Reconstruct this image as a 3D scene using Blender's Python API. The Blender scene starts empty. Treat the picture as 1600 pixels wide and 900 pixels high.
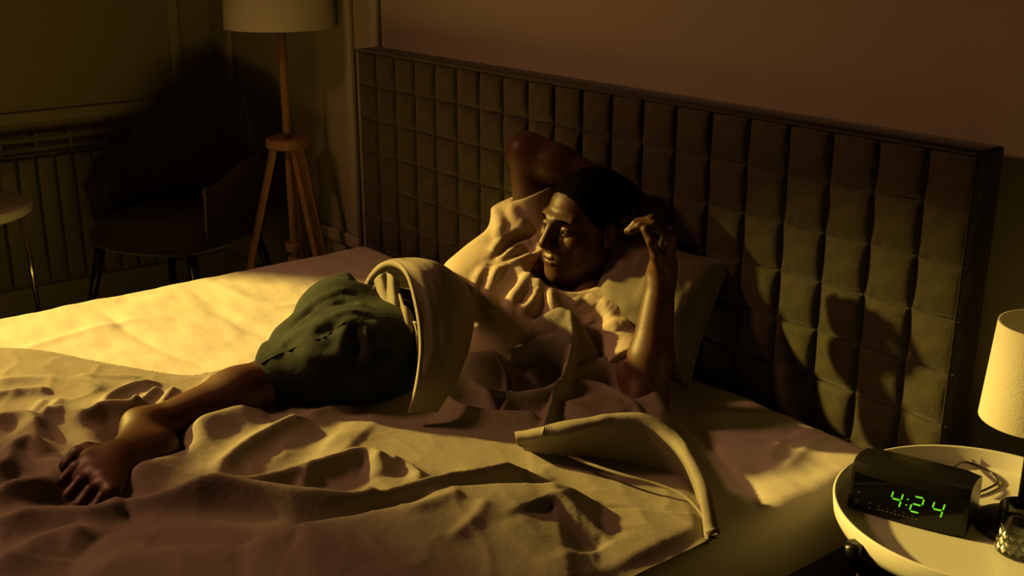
import bpy, bmesh, math, random
import numpy as np
from mathutils import Vector, Matrix
random.seed(4); rng = np.random.default_rng(7)
SC = bpy.context.scene; COL = SC.collection
# ------------------------------------------------------------------ camera
HB = 1.05                       # top of the headboard
CAM = np.array([1.983, -1.792, HB + .376]); YAW, PITCH, FPX = .895, .3154, 1785.
cam = bpy.data.cameras.new('camera'); co = bpy.data.objects.new('camera', cam); COL.objects.link(co)
co.location = CAM; co.rotation_euler = (math.pi/2 - PITCH, 0, YAW)
cam.sensor_width = 36; cam.lens = FPX*36/1600; cam.clip_start = .02
SC.camera = co
# ------------------------------------------------------------------ world, lights, exposure
w = bpy.data.worlds.new('World'); SC.world = w; w.use_nodes = True
w.node_tree.nodes['Background'].inputs[0].default_value = (1, .55, .28, 1)
w.node_tree.nodes['Background'].inputs[1].default_value = .0035
def lamp(name, kind, loc, target, energy, color, **kw):
    l = bpy.data.lights.new(name, kind); o = bpy.data.objects.new(name, l); COL.objects.link(o)
    o.location = loc
    o.rotation_euler = (Vector(target) - Vector(loc)).to_track_quat('-Z', 'Y').to_euler()
    l.energy = energy; l.color = color
    for k, v in kw.items(): setattr(l, k, v)
    return o
# yellow street light shining in through the window further down the left wall
lamp('street_light', 'SPOT', (-4.95, -3.5, 3.02), (.1, -.65, .5), 4700, (1, .70, .13),
     spot_size=math.radians(30), spot_blend=.2, shadow_soft_size=.13)
# warm fill lamp from the left, added to lift the shadows
lamp('warm_fill', 'AREA', (-1.25, -2.0, 2.25), (.4, -1.0, .5), 10, (1, .43, .20), shape='DISK', size=.4, spread=math.radians(105))
SC.view_settings.view_transform = 'Standard'; SC.view_settings.look = 'None'
SC.view_settings.exposure = -.12; SC.view_settings.gamma = 1; SC.view_settings.use_curve_mapping = False
# ------------------------------------------------------------------ pixel helpers (authoring aid: photo pixel + real distance or height -> world point)
cy_, sy_, cp_, sp_ = math.cos(YAW), math.sin(YAW), math.cos(PITCH), math.sin(PITCH)
VR = np.array([cy_, sy_, 0]); VF = np.array([-sy_*cp_, cy_*cp_, -sp_]); VU = np.array([-sy_*sp_, cy_*sp_, cp_])
VT = -VF
def ray(u, v): return VF + VR*(u - 800)/FPX - VU*(v - 450)/FPX
def P(u, v, d): return CAM + d*ray(u, v)
def A(u, v, z):
    r = ray(u, v); return CAM + (z - CAM[2])/r[2]*r
def V3(*a): return np.array(a, float)
def nrm(a): a = np.asarray(a, float); return a/np.linalg.norm(a)
# ------------------------------------------------------------------ materials
def mat(name, col, rough=.8, metal=0, noise=0, nscale=60, bump=0, bscale=200, sheen=0, stretch=(1, 1, 1), emit=None, trans=0, ior=1.45, spec=.5, col2=None, detail=3):
    m = bpy.data.materials.new(name); m.use_nodes = True; nt = m.node_tree; b = nt.nodes['Principled BSDF']
    b.inputs['Base Color'].default_value = (*col, 1); b.inputs['Roughness'].default_value = rough
    b.inputs['Metallic'].default_value = metal; b.inputs['Specular IOR Level'].default_value = spec
    b.inputs['IOR'].default_value = ior; b.inputs['Transmission Weight'].default_value = trans
    if sheen:
        b.inputs['Sheen Weight'].default_value = sheen; b.inputs['Sheen Roughness'].default_value = .4
    if emit:
        b.inputs['Emission Color'].default_value = (*emit[0], 1); b.inputs['Emission Strength'].default_value = emit[1]
    tc = nt.nodes.new('ShaderNodeTexCoord'); mp = nt.nodes.new('ShaderNodeMapping'); mp.inputs['Scale'].default_value = stretch
    nt.links.new(tc.outputs['Object'], mp.inputs['Vector'])
    if noise:
        n = nt.nodes.new('ShaderNodeTexNoise'); n.inputs['Scale'].default_value = nscale; n.inputs['Detail'].default_value = detail
        nt.links.new(mp.outputs[0], n.inputs['Vector'])
        r = nt.nodes.new('ShaderNodeMix'); r.data_type = 'RGBA'
        c2 = col2 or tuple(c*(1 + noise) for c in col); c1 = tuple(c*(1 - noise) for c in col) if col2 is None else col
        r.inputs[6].default_value = (*c1, 1); r.inputs[7].default_value = (*c2, 1)
        nt.links.new(n.outputs['Fac'], r.inputs[0]); nt.links.new(r.outputs[2], b.inputs['Base Color'])
    if bump:
        n2 = nt.nodes.new('ShaderNodeTexNoise'); n2.inputs['Scale'].default_value = bscale; n2.inputs['Detail'].default_value = 4
        nt.links.new(mp.outputs[0], n2.inputs['Vector'])
        bp = nt.nodes.new('ShaderNodeBump'); bp.inputs['Strength'].default_value = bump; bp.inputs['Distance'].default_value = .004
        nt.links.new(n2.outputs['Fac'], bp.inputs['Height']); nt.links.new(bp.outputs[0], b.inputs['Normal'])
    return m
M = {
 'wall': mat('wall_paint', (.35, .315, .225), .9, noise=.04, nscale=6, bump=.1, bscale=90),
 'trim': mat('trim_paint', (.40, .37, .27), .6, noise=.03),
 'floor': mat('floor_wood', (.035, .02, .011), .55, noise=.4, nscale=5, stretch=(1, 12, 1)),
 'velvet': mat('green_velvet', (.009, .0073, .003), .85, noise=.5, nscale=38, sheen=.22, bump=.25, bscale=120, col2=(.066, .053, .018), detail=6),
 'velvet_dark': mat('dark_velvet', (.024, .019, .009), .9, noise=.3, nscale=30, sheen=.2),
 'sheet': mat('sheet_cotton', (.58, .525, .47), .85, noise=.04, nscale=20, bump=.35, bscale=26),
 'duvet': mat('duvet_cotton', (.235, .205, .165), .85, noise=.05, nscale=18, bump=.4, bscale=34),
 'pillow': mat('pillow_cotton', (.15, .128, .088), .85, noise=.05, nscale=20, bump=.3, bscale=40),
 'shirt': mat('shirt_cotton', (.44, .36, .27), .85, noise=.04, nscale=30, bump=.2, bscale=70),
 'shorts': mat('shorts_cotton', (.0055, .011, .004), .9, noise=.3, nscale=50, bump=.3, bscale=60),
 'skin': mat('skin', (.078, .032, .0135), .5, noise=.15, nscale=40, bump=.08, bscale=260, spec=.42),
 'hair': mat('black_hair', (.005, .004, .0035), 1, bump=1, bscale=420, spec=.02),
 'white': mat('white_lacquer', (.72, .70, .64), .45),
 'shade': mat('lamp_shade_linen', (.62, .58, .5), .9, bump=.2, bscale=300, noise=.04, nscale=200),
 'wood': mat('pine_wood', (.36, .2, .1), .6, noise=.25, nscale=9, stretch=(6, 6, .8), detail=5),
 'black': mat('black_plastic', (.012, .011, .010), .28),
 'gloss': mat('clock_window', (.004, .004, .004), .08),
 'chrome': mat('chrome', (.7, .66, .6), .18, metal=1),
 'dmetal': mat('dark_metal', (.03, .028, .025), .3, metal=.8),
 'chair': mat('chair_velvet', (.026, .013, .010), .9, noise=.25, nscale=40, sheen=.2),
 'radiator': mat('radiator_enamel', (.26, .24, .18), .5),
 'digit': mat('green_led', (.02, .05, .01), .5, emit=((.20, .85, .02), .85)),
 'mark': mat('grey_print', (.16, .15, .12), .6),
 'eye': None,
}
# ------------------------------------------------------------------ object helpers
def link(o, parent=None):
    COL.objects.link(o)
    if parent is not None: o.parent = parent
    return o
def mesh_obj(name, verts, faces, m, parent=None, smooth=False):
    me = bpy.data.meshes.new(name)
    if isinstance(verts, np.ndarray) and isinstance(faces, np.ndarray):
        nv, nf, k = len(verts), len(faces), faces.shape[1]
        me.vertices.add(nv); me.vertices.foreach_set('co', verts.astype(np.float32).ravel())
        me.loops.add(nf*k); me.loops.foreach_set('vertex_index', faces.astype(np.int32).ravel())
        me.polygons.add(nf); me.polygons.foreach_set('loop_start', np.arange(0, nf*k, k, dtype=np.int32))
        me.update(calc_edges=True)
    else:
        me.from_pydata([tuple(map(float, v)) for v in verts], [], [tuple(map(int, f)) for f in faces]); me.update()
    if smooth: me.polygons.foreach_set('use_smooth', np.ones(len(me.polygons), dtype=bool))
    if m is not None: me.materials.append(m)
    return link(bpy.data.objects.new(name, me), parent)
def bm_obj(name, bm, m, parent=None, smooth=True, auto=None):
    bmesh.ops.recalc_face_normals(bm, faces=bm.faces[:])
    me = bpy.data.meshes.new(name); bm.to_mesh(me); bm.free()
    if smooth: me.polygons.foreach_set('use_smooth', np.ones(len(me.polygons), dtype=bool))
    me.materials.append(m); o = link(bpy.data.objects.new(name, me), parent)
    if auto:
        me.set_sharp_from_angle(angle=math.radians(auto))
    return o
def empty(name, loc=(0, 0, 0), rz=0, parent=None):
    o = bpy.data.objects.new(name, None); o.location = loc; o.rotation_euler = (0, 0, rz); o.empty_display_size = .05
    return link(o, parent)
def tag(o, label=None, cat=None, group=None, kind=None):
    for k, v in (('label', label), ('category', cat), ('group', group), ('kind', kind)):
        if v: o[k] = v
    return o
def box(bm, c, s, R=None, bev=0):
    r = bmesh.ops.create_cube(bm, size=1)
    vs = r['verts']
    for v in vs:
        q = Vector((v.co.x*s[0], v.co.y*s[1], v.co.z*s[2]))
        if R is not None: q = R @ q
        v.co = q + Vector(c)
    if bev:
        es = list({e for v in vs for e in v.link_edges})
        bmesh.ops.bevel(bm, geom=es, offset=bev, segments=3, affect='EDGES', profile=.5)
def boxo(name, lo, hi, m, parent=None, bev=0):
    bm = bmesh.new(); box(bm, [(a + b)/2 for a, b in zip(lo, hi)], [b - a for a, b in zip(lo, hi)], bev=bev)
    return bm_obj(name, bm, m, parent, smooth=bool(bev), auto=40 if bev else None)
def lathe(bm, prof, c=(0, 0, 0), n=40, cap=False):
    rings = []
    for r, z in prof:
        if r < 1e-6: rings.append([bm.verts.new((c[0], c[1], c[2] + z))])
        else: rings.append([bm.verts.new((c[0] + r*math.cos(2*math.pi*i/n), c[1] + r*math.sin(2*math.pi*i/n), c[2] + z)) for i in range(n)])
    for a, b in zip(rings, rings[1:]):
        for i in range(n):
            j = (i + 1) % n
            if len(a) == 1 and len(b) == 1: continue
            if len(a) == 1: bm.faces.new((a[0], b[i], b[j]))
            elif len(b) == 1: bm.faces.new((a[i], b[0], a[j]))
            else: bm.faces.new((a[i], b[i], b[j], a[j]))
def tube(bm, pts, r, n=12, r2=None):
    pts = [Vector(p) for p in pts]; rings = []
    for i, p in enumerate(pts):
        t = (pts[min(i + 1, len(pts) - 1)] - pts[max(i - 1, 0)]).normalized()
        a = t.orthogonal().normalized() if i == 0 else (a - t*a.dot(t)).normalized()
        b = t.cross(a); rr = r if r2 is None else r + (r2 - r)*i/(len(pts) - 1)
        rings.append([bm.verts.new(p + (a*math.cos(2*math.pi*k/n) + b*math.sin(2*math.pi*k/n))*rr) for k in range(n)])
    for A_, B_ in zip(rings, rings[1:]):
        for k in range(n): bm.faces.new((A_[k], A_[(k + 1) % n], B_[(k + 1) % n], B_[k]))
    bm.faces.new(rings[0][::-1]); bm.faces.new(rings[-1])
def catmull(pts, n):
    pts = np.asarray(pts, float); k = len(pts); out = []
    for t in np.linspace(0, k - 1, n):
        i = min(int(t), k - 2); f = t - i
        p0, p1, p2, p3 = pts[max(i - 1, 0)], pts[i], pts[i + 1], pts[min(i + 2, k - 1)]
        out.append(.5*((2*p1) + (p2 - p0)*f + (2*p0 - 5*p1 + 4*p2 - p3)*f**2 + (3*p1 - p0 - 3*p2 + p3)*f**3))
    return np.array(out)
def fnoise(x, y, seed=0, octv=3, sc=1.):
    """cheap smooth 2-d noise from rotated sines"""
    r = np.random.default_rng(seed); o = np.zeros_like(x); amp = 1.; f = sc
    for _ in range(octv):
        for _ in range(4):
            a = r.uniform(0, 2*math.pi); k = f*r.uniform(.7, 1.4)
            o += amp*np.sin(k*(x*math.cos(a) + y*math.sin(a)) + r.uniform(0, 6.28) + .8*np.sin(.6*k*(x*math.cos(a + 1.3) + y*math.sin(a + 1.3)) + r.uniform(0, 6)))
        amp *= .5; f *= 2.1
    return o/4
# ------------------------------------------------------------------ signed distance fields (for body, clothes, bunched cloth)
class Field:
    def __init__(s, lo, hi, h):
        s.lo = np.array(lo, np.float32); s.h = h; s.n = np.ceil((np.array(hi) - lo)/h).astype(int) + 1
        s.D = np.full(s.n, .3, np.float32)
    def view(s, a, b, pad):
        a = np.array(a); b = np.array(b)
        i0 = np.clip(np.floor((np.minimum(a, b) - pad - s.lo)/s.h).astype(int), 0, s.n - 1)
        i1 = np.clip(np.ceil((np.maximum(a, b) + pad - s.lo)/s.h).astype(int) + 1, 1, s.n)
        sl = tuple(slice(p, q) for p, q in zip(i0, i1))
        g = [(np.arange(p, q, dtype=np.float32)*s.h + s.lo[k]) for k, (p, q) in enumerate(zip(i0, i1))]
        return sl, np.meshgrid(*g, indexing='ij', sparse=True)
    def smin(s, sl, d, k):
        D = s.D[sl]
        if k <= 0: np.minimum(D, d, out=D); return
        h = np.maximum(k - np.abs(D - d), 0)/k
        s.D[sl] = np.minimum(D, d) - h*h*k*.25
    def smax(s, sl, d, k):
        D = s.D[sl]; h = np.maximum(k - np.abs(D - d), 0)/k
        s.D[sl] = np.maximum(D, d) + h*h*k*.25
    def _cap(s, a, b, ra, rb, X):
        a = np.asarray(a, np.float32); b = np.asarray(b, np.float32); ab = b - a; L = float(ab @ ab) + 1e-12
        x, y, z = X[0] - a[0], X[1] - a[1], X[2] - a[2]
        t = np.clip((x*ab[0] + y*ab[1] + z*ab[2])/L, 0, 1)
        return np.sqrt((x - t*ab[0])**2 + (y - t*ab[1])**2 + (z - t*ab[2])**2) - (ra + (rb - ra)*t)
    def cap(s, a, b, ra, rb=None, k=.02, cut=False):
        rb = ra if rb is None else rb
        sl, X = s.view(a, b, max(ra, rb) + k + .03)
        if s.D[sl].size == 0: return
        d = s._cap(a, b, ra, rb, X)
        if cut: s.smax(sl, -d, k)
        else: s.smin(sl, d, k)
    def chain(s, pts, r, k=.02, r2=None, cut=False):
        n = len(pts) - 1; r2 = r if r2 is None else r2
        for i in range(n): s.cap(pts[i], pts[i + 1], r + (r2 - r)*i/n, r + (r2 - r)*(i + 1)/n, k, cut)
    def ell(s, c, rad, R=None, k=.02, cut=False):
        """R columns = axes"""
        R = np.eye(3) if R is None else np.asarray(R); m = max(rad)
        sl, X = s.view(c, c, m + k + .03)
        if s.D[sl].size == 0: return
        d0 = [X[i] - np.float32(c[i]) for i in range(3)]
        q = [d0[0]*np.float32(R[0, j]) + d0[1]*np.float32(R[1, j]) + d0[2]*np.float32(R[2, j]) for j in range(3)]
        k0 = np.sqrt(sum((q[j]/np.float32(rad[j]))**2 for j in range(3)))
        k1 = np.sqrt(sum((q[j]/np.float32(rad[j]**2))**2 for j in range(3))) + 1e-9
        d = k0*(k0 - 1)/k1
        if cut: s.smax(sl, -d, k)
        else: s.smin(sl, d, k)
    def plane(s, c, n, k=.004, a=None, pad=.15):
        """keep the side opposite to n, near a"""
        n = nrm(n)
        sl, X = s.view(c if a is None else a, c, pad)
        s.smax(sl, ((X[0] - c[0])*n[0] + (X[1] - c[1])*n[1] + (X[2] - c[2])*n[2]).astype(np.float32), k)
    def val(s, p):
        q = (np.asarray(p) - s.lo)/s.h; i = np.clip(np.floor(q).astype(int), 0, s.n - 2); f = q - i; r = 0
        for c in range(8):
            o = np.array([(c >> 2) & 1, (c >> 1) & 1, c & 1]); wt = np.prod(np.where(o, f, 1 - f)); r += wt*s.D[tuple(i + o)]
        return r
    def hit(s, u, v, d0=1.6, d1=3.1):
        r = ray(u, v); t = np.arange(d0, d1, .003); p = CAM + t[:, None]*r
        q = np.round((p - s.lo)/s.h).astype(int); ok = np.all((q >= 0) & (q < s.n), axis=1)
        if not ok.any(): return None
        q = q[ok]; t = t[ok]; dv = s.D[q[:, 0], q[:, 1], q[:, 2]]; w_ = np.where(dv < 0)[0]
        if len(w_) == 0: return None
        return CAM + t[w_[0]]*r
    def mesh(s):
        D = s.D; ins = D < 0; n = D.shape
        cnt = np.zeros([k - 1 for k in n], np.int8)
        for c in range(8):
            o = ((c >> 2) & 1, (c >> 1) & 1, c & 1)
            cnt += ins[o[0]:n[0] - 1 + o[0], o[1]:n[1] - 1 + o[1], o[2]:n[2] - 1 + o[2]]
        act = (cnt > 0) & (cnt < 8); idx = np.argwhere(act); N = len(idx)
        vid = np.full(act.shape, -1, np.int32); vid[tuple(idx.T)] = np.arange(N)
        cv = {c: D[idx[:, 0] + ((c >> 2) & 1), idx[:, 1] + ((c >> 1) & 1), idx[:, 2] + (c & 1)] for c in range(8)}
        acc = np.zeros((N, 3)); num = np.zeros(N)
        for a in range(8):
            for ax in (4, 2, 1):
                if a & ax: continue
                b = a | ax; va, vb = cv[a], cv[b]; m = (va < 0) != (vb < 0)
                t = np.where(m, va/np.where(m, va - vb, 1), 0)
                pa = np.array([(a >> 2) & 1, (a >> 1) & 1, a & 1], float); e = np.array([ax == 4, ax == 2, ax == 1], float)
                acc += m[:, None]*(pa + t[:, None]*e); num += m
        verts = (idx + acc/num[:, None])*s.h + s.lo
        faces = []
        for ax in range(3):
            a0 = [slice(None)]*3; a1 = [slice(None)]*3; a0[ax] = slice(0, -1); a1[ax] = slice(1, None)
            ch = ins[tuple(a0)] != ins[tuple(a1)]; e = np.argwhere(ch)
            b, c = (ax + 1) % 3, (ax + 2) % 3
            lim = np.array(act.shape)
            e = e[(e[:, b] > 0) & (e[:, c] > 0) & (e[:, b] < lim[b]) & (e[:, c] < lim[c])]
            q = []
            for db, dc in ((1, 1), (0, 1), (0, 0), (1, 0)):
                f = e.copy(); f[:, b] -= db; f[:, c] -= dc; q.append(vid[tuple(f.T)])
            q = np.stack(q, 1); flip = ~ins[tuple(e.T)]
            q[flip] = q[flip][:, ::-1]; faces.append(q)
        faces = np.concatenate(faces); faces = faces[(faces >= 0).all(1)]
        return verts, faces
    def obj(s, name, m, parent=None, smooth_it=0):
        v, f = s.mesh()
        for _ in range(smooth_it):
            acc = np.zeros_like(v); c = np.zeros(len(v))
            for i in range(4):
                a, b = f[:, i], f[:, (i + 1) % 4]
                for k in range(3): acc[:, k] += np.bincount(a, v[b, k], len(v)) + np.bincount(b, v[a, k], len(v))
                c += np.bincount(a, minlength=len(v)) + np.bincount(b, minlength=len(v))
            v = .5*v + .5*acc/np.maximum(c, 1)[:, None]
        return mesh_obj(name, v, f, m, parent, smooth=True)
# ================================================================== the room
YW = .12; XW = -2.27
def struct(o): o['kind'] = 'structure'; return o
struct(boxo('floor', (XW - .1, -5.2, -.1), (3.2, YW + .1, 0), M['floor']))
struct(boxo('wall_back', (XW - .1, YW, 0), (3.2, YW + .1, 2.95), M['wall']))
BEAM_WIN = [(-2.32, .95), (-1.53, .95), (-1.53, 1.74), (-1.77, 1.875), (-1.90, 2.03), (-2.32, 2.28)]          # unseen window opening (y, z) in the left wall, head sloped to shape the beam
def prism(bm, poly, x0, x1):
    a = [bm.verts.new((x0, y, z)) for y, z in poly]; b = [bm.verts.new((x1, y, z)) for y, z in poly]; n = len(poly)
    bm.faces.new(a); bm.faces.new(b[::-1])
    for i in range(n): bm.faces.new((a[i], b[i], b[(i + 1) % n], a[(i + 1) % n]))
bm = bmesh.new()
for pl in ([(-5.2, 0), (BEAM_WIN[0][0], 0), (BEAM_WIN[0][0], 2.95), (-5.2, 2.95)], [(BEAM_WIN[1][0], 0), (YW, 0), (YW, 2.95), (BEAM_WIN[1][0], 2.95)],
           [(BEAM_WIN[0][0], 0), (BEAM_WIN[1][0], 0), BEAM_WIN[1], BEAM_WIN[0]], [BEAM_WIN[5], BEAM_WIN[4], BEAM_WIN[3], BEAM_WIN[2], (BEAM_WIN[2][0], 2.95), (BEAM_WIN[5][0], 2.95)]): prism(bm, pl, XW - .1, XW)
struct(bm_obj('wall_left', bm, M['wall'], smooth=False))
bm = bmesh.new(); n4 = len(BEAM_WIN)
for i in range(n4):
    (ya, za), (yb, zb) = BEAM_WIN[i], BEAM_WIN[(i + 1) % n4]; tube(bm, [(XW - .05, ya, za), (XW - .05, yb, zb)], .02, 8)
struct(bm_obj('beam_window_1', bm, M['trim'], auto=40))
struct(boxo('ceiling', (XW - .1, -5.2, 2.95), (3.2, YW + .1, 3.05), M['wall']))
struct(boxo('baseboard_back', (XW, YW - .018, 0), (3.2, YW, .12), M['trim'], bev=.004))
struct(boxo('baseboard_left', (XW, -4.2, 0), (XW + .018, YW - .02, .12), M['trim'], bev=.004))
def moulding(name, x0, x1, z0, z1, axis):
    """rectangular panel moulding on a wall"""
    bm = bmesh.new(); wd = .042; t = .018
    def add(a0, a1, b0, b1):
        if axis == 'x': box(bm, ((a0 + a1)/2, YW - t/2, (b0 + b1)/2), (a1 - a0, t, b1 - b0), bev=.006)
        else: box(bm, (XW + t/2, (a0 + a1)/2, (b0 + b1)/2), (t, a1 - a0, b1 - b0), bev=.006)
    add(x0, x1, z0, z0 + wd); add(x0, x1, z1 - wd, z1); add(x0, x0 + wd, z0 + wd, z1 - wd); add(x1 - wd, x1, z0 + wd, z1 - wd)
    return struct(bm_obj(name, bm, M['trim'], auto=40))
moulding('trim_1', -2.12, -1.2, .36, 2.5, 'x')
moulding('trim_2', -1.08, 2.6, .36, 2.5, 'x')
moulding('trim_3', -1.32, -.01, .72, 2.5, 'y')
# radiator under the panel
rad = tag(empty('radiator', (XW + .02, -.75, .14)), 'cream panel radiator on the wall behind the armchair', 'radiator')
for i in range(22):
    boxo('fin', (.05, -.72 + i*.066, .01), (.075, -.72 + i*.066 + .058, .47), M['radiator'], rad, bev=.008)
boxo('back_panel', (.0, -.74, .0), (.045, .74, .48), M['radiator'], rad)
for i in range(2):
    bm = bmesh.new(); tube(bm, [(.062, -.74, .50 + i*.035), (.062, .74, .50 + i*.035)], .011); bm_obj('top_rail', bm, M['radiator'], rad)
for i in range(12):
    boxo('grille_slat', (.0, -.70 + i*.12, .48), (.07, -.70 + i*.12 + .008, .555), M['radiator'], rad)
# ================================================================== bed
ZM = .47
bed = tag(empty('bed', (0, 0, 0)), 'double bed with tall square-tufted olive velvet headboard', 'bed')
hb = boxo('headboard', (-1.0, .012, .05), (1.0, .085, HB), M['velvet_dark'], bed, bev=.008)
cell = .1; ROWS = 8
def tuft(seed):
    r = np.random.default_rng(seed); n = 13; g = np.sin(np.linspace(-1, 1, n)*math.pi/2); U, W = np.meshgrid(g, g, indexing='ij')
    fu = (1 + U)**.75*(1 - U)**.28; fw = (1 + W)**.55*(1 - W)**.35; bul = fu*fw/1.35
    dep_ = .001 + .020*bul*(1 + .12*r.uniform(-1, 1)) + .0012*fnoise(U, W, seed, 2, 3.)*bul
    wob = .0022*r.uniform(-1, 1, 4)
    X = U*.0499 + wob[0]*(1 - U**2)*0 + .0012*np.sin(2.2*W + seed)*np.abs(U); Z = W*.0499 + .001*np.sin(2*U + seed*2)*np.abs(W) - .001*bul
    v = np.stack([X, -dep_, Z], -1).reshape(-1, 3); idx = np.arange(n*n).reshape(n, n)
    f = np.stack([idx[:-1, :-1], idx[1:, :-1], idx[1:, 1:], idx[:-1, 1:]], -1).reshape(-1, 4)
    # skirt back to the board
    b = np.concatenate([idx[:, 0], idx[-1, 1:], idx[-2::-1, -1], idx[0, -2:0:-1]])
    sk = v[b].copy(); sk[:, 1] = .014; k = len(b); s0 = len(v)
    sf = np.array([[b[(i + 1) % k], b[i], s0 + i, s0 + (i + 1) % k] for i in range(k)])
    me = bpy.data.meshes.new('tufted_square'); me.from_pydata(np.vstack([v, sk]).tolist(), [], np.vstack([f, sf]).tolist())
    me.polygons.foreach_set('use_smooth', np.ones(len(me.polygons), dtype=bool)); me.materials.append(M['velvet']); return me
tufts = [tuft(s) for s in range(7)]
for c in range(20):
    for r_ in range(ROWS - 1):
        o = link(bpy.data.objects.new('tufted_square', tufts[random.randrange(7)]), hb)
        o.location = (-1 + (c + .5)*cell, .012, HB - .006 - (r_ + .5)*cell)
# piping along the front edge of the headboard
bm = bmesh.new(); tube(bm, [(-.997, -.002, .1), (-.997, -.002, HB - .003), (.997, -.002, HB - .003), (.997, -.002, .1)], .0045, 8)
bm_obj('edge_piping', bm, M['velvet_dark'], hb)
for sx in (-1, 1):
    boxo('side_rail', (sx*.985 - (.045 if sx > 0 else 0), -2.12, .1), (sx*.985 + (.045 if sx < 0 else 0), .012, .36), M['velvet_dark'], bed, bev=.012)
boxo('foot_rail', (-.985, -2.165, .1), (.985, -2.12, .36), M['velvet_dark'], bed, bev=.012)
boxo('slatted_base', (-.94, -2.12, .2), (.94, .0, .26), M['velvet_dark'], bed)
for sx in (-1, 1):
    for yy in (-2.1, -.1):
        bm = bmesh.new(); tube(bm, [(sx*.93, yy, 0), (sx*.93, yy, .12)], .022, 12, .028); bm_obj('leg', bm, M['black'], bed)
# ---- mattress with fitted sheet
def seg_dist(X, Y, pts):
    """signed distance to a polyline in the bed plane (+ = right hand side), and param"""
    best = np.full(X.shape, 9.); sg = np.ones(X.shape); tt = np.zeros(X.shape); n = len(pts) - 1
    for i in range(n):
        a, b = pts[i], pts[i + 1]; ab = b - a; L = ab @ ab + 1e-12
        t = np.clip(((X - a[0])*ab[0] + (Y - a[1])*ab[1])/L, 0, 1)
        dx = X - a[0] - t*ab[0]; dy = Y - a[1] - t*ab[1]; d = np.hypot(dx, dy); m = d < best
        best = np.where(m, d, best); sg = np.where(m, np.sign(ab[0]*dy - ab[1]*dx), sg); tt = np.where(m, (i + t)/n, tt)
    return best, sg, tt
def ridges(X, Y, lst, z):
    o = np.zeros(X.shape)
    for px, h, wl, wr in lst:
        pts = catmull([A(u, v, z)[:2] for u, v in px], 4*len(px))
        d, sg, t = seg_dist(X, Y, pts)
        # lying left-to-right in the photo, the camera's side is on the right hand
        wd = np.where(sg < 0, wr, wl)
        o += h*np.exp(-(d/wd)**1.6)*np.clip(np.minimum(t, 1 - t)*5 + .15, 0, 1)
    return o
def smoothstep(a, b, x): t = np.clip((x - a)/(b - a), 0, 1); return t*t*(3 - 2*t)
nx, ny = 300, 300
gx = np.linspace(-.95, .95, nx); gy = np.linspace(-2.1, -.012, ny); X, Y = np.meshgrid(gx, gy, indexing='ij')
SH = [([(0, 560), (120, 520), (230, 500), (330, 520)], .004, .02, .02), ([(150, 480), (240, 540), (330, 575)], -.005, .018, .018),
      ([(330, 440), (420, 480), (500, 470)], .004, .025, .025), ([(300, 450), (360, 500), (430, 530)], -.004, .02, .02),
      ([(1080, 650), (1200, 650), (1310, 652)], .007, .03, .03), ([(1110, 700), (1200, 700), (1290, 690)], .006, .012, .012),
      ([(1200, 730), (1225, 690), (1290, 670)], .008, .012, .014), ([(1170, 740), (1215, 710), (1240, 670)], -.005, .012, .014),
      ([(1225, 735), (1260, 700), (1310, 680)], .006, .01, .012), ([(1060, 650), (1140, 730), (1190, 800)], -.006, .012, .012),
      ([(1130, 600), (1180, 625), (1230, 625)], .012, .02, .03)]
Zt = ridges(X, Y, SH, ZM) + .0035*fnoise(X, Y, 3, 3, 9) + .002*fnoise(X*1.0, Y*2.2, 5, 2, 26)
RE = .055
dx = np.minimum(X - gx[0], gx[-1] - X); dyy = np.minimum(Y - gy[0], gy[-1] - Y)
de = np.minimum(dx, dyy); ed = np.clip(de/RE, 0, 1); ZT = ZM + Zt*smoothstep(0, .06, de) - RE*(1 - np.sqrt(np.clip(1 - (1 - ed)**2, 0, 1)))
v = np.stack([X, Y, ZT], -1).reshape(-1, 3); idx = np.arange(nx*ny).reshape(nx, ny)
f = np.stack([idx[:-1, :-1], idx[1:, :-1], idx[1:, 1:], idx[:-1, 1:]], -1).reshape(-1, 4)
bd = np.concatenate([idx[:, 0], idx[-1, 1:], idx[-2::-1, -1], idx[0, -2:0:-1]])
lv = []; cur = bd; lf = []
for zz, off in ((.39, .004), (.35, .006), (.31, .0), (.26, -.02)):
    s = v[bd].copy(); s[:, 2] = zz; s[:, 0] += off*np.sign(s[:, 0])*(np.abs(s[:, 0]) > .94) + 0; s0 = len(v) + sum(map(len, lv)); lv.append(s)
    new = np.arange(s0, s0 + len(bd)); k = len(bd)
    lf.append(np.stack([np.roll(cur, -1), cur, new, np.roll(new, -1)], 1)); cur = new
mt = tag(empty('mattress', (0, -1.05, .26)), 'wide mattress in a pale fitted sheet on the velvet bed', 'mattress')
o = mesh_obj('fitted_sheet', np.vstack([v] + lv), np.vstack([f] + lf), M['sheet'], None, True); o.parent = mt; o.location = (0, 1.05, -.26)
o = boxo('mattress_core', (-.92, -2.08, .262), (.92, -.03, .40), M['sheet'], None, bev=.02); o.parent = mt; o.location = (0, 1.05, -.26)
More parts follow.
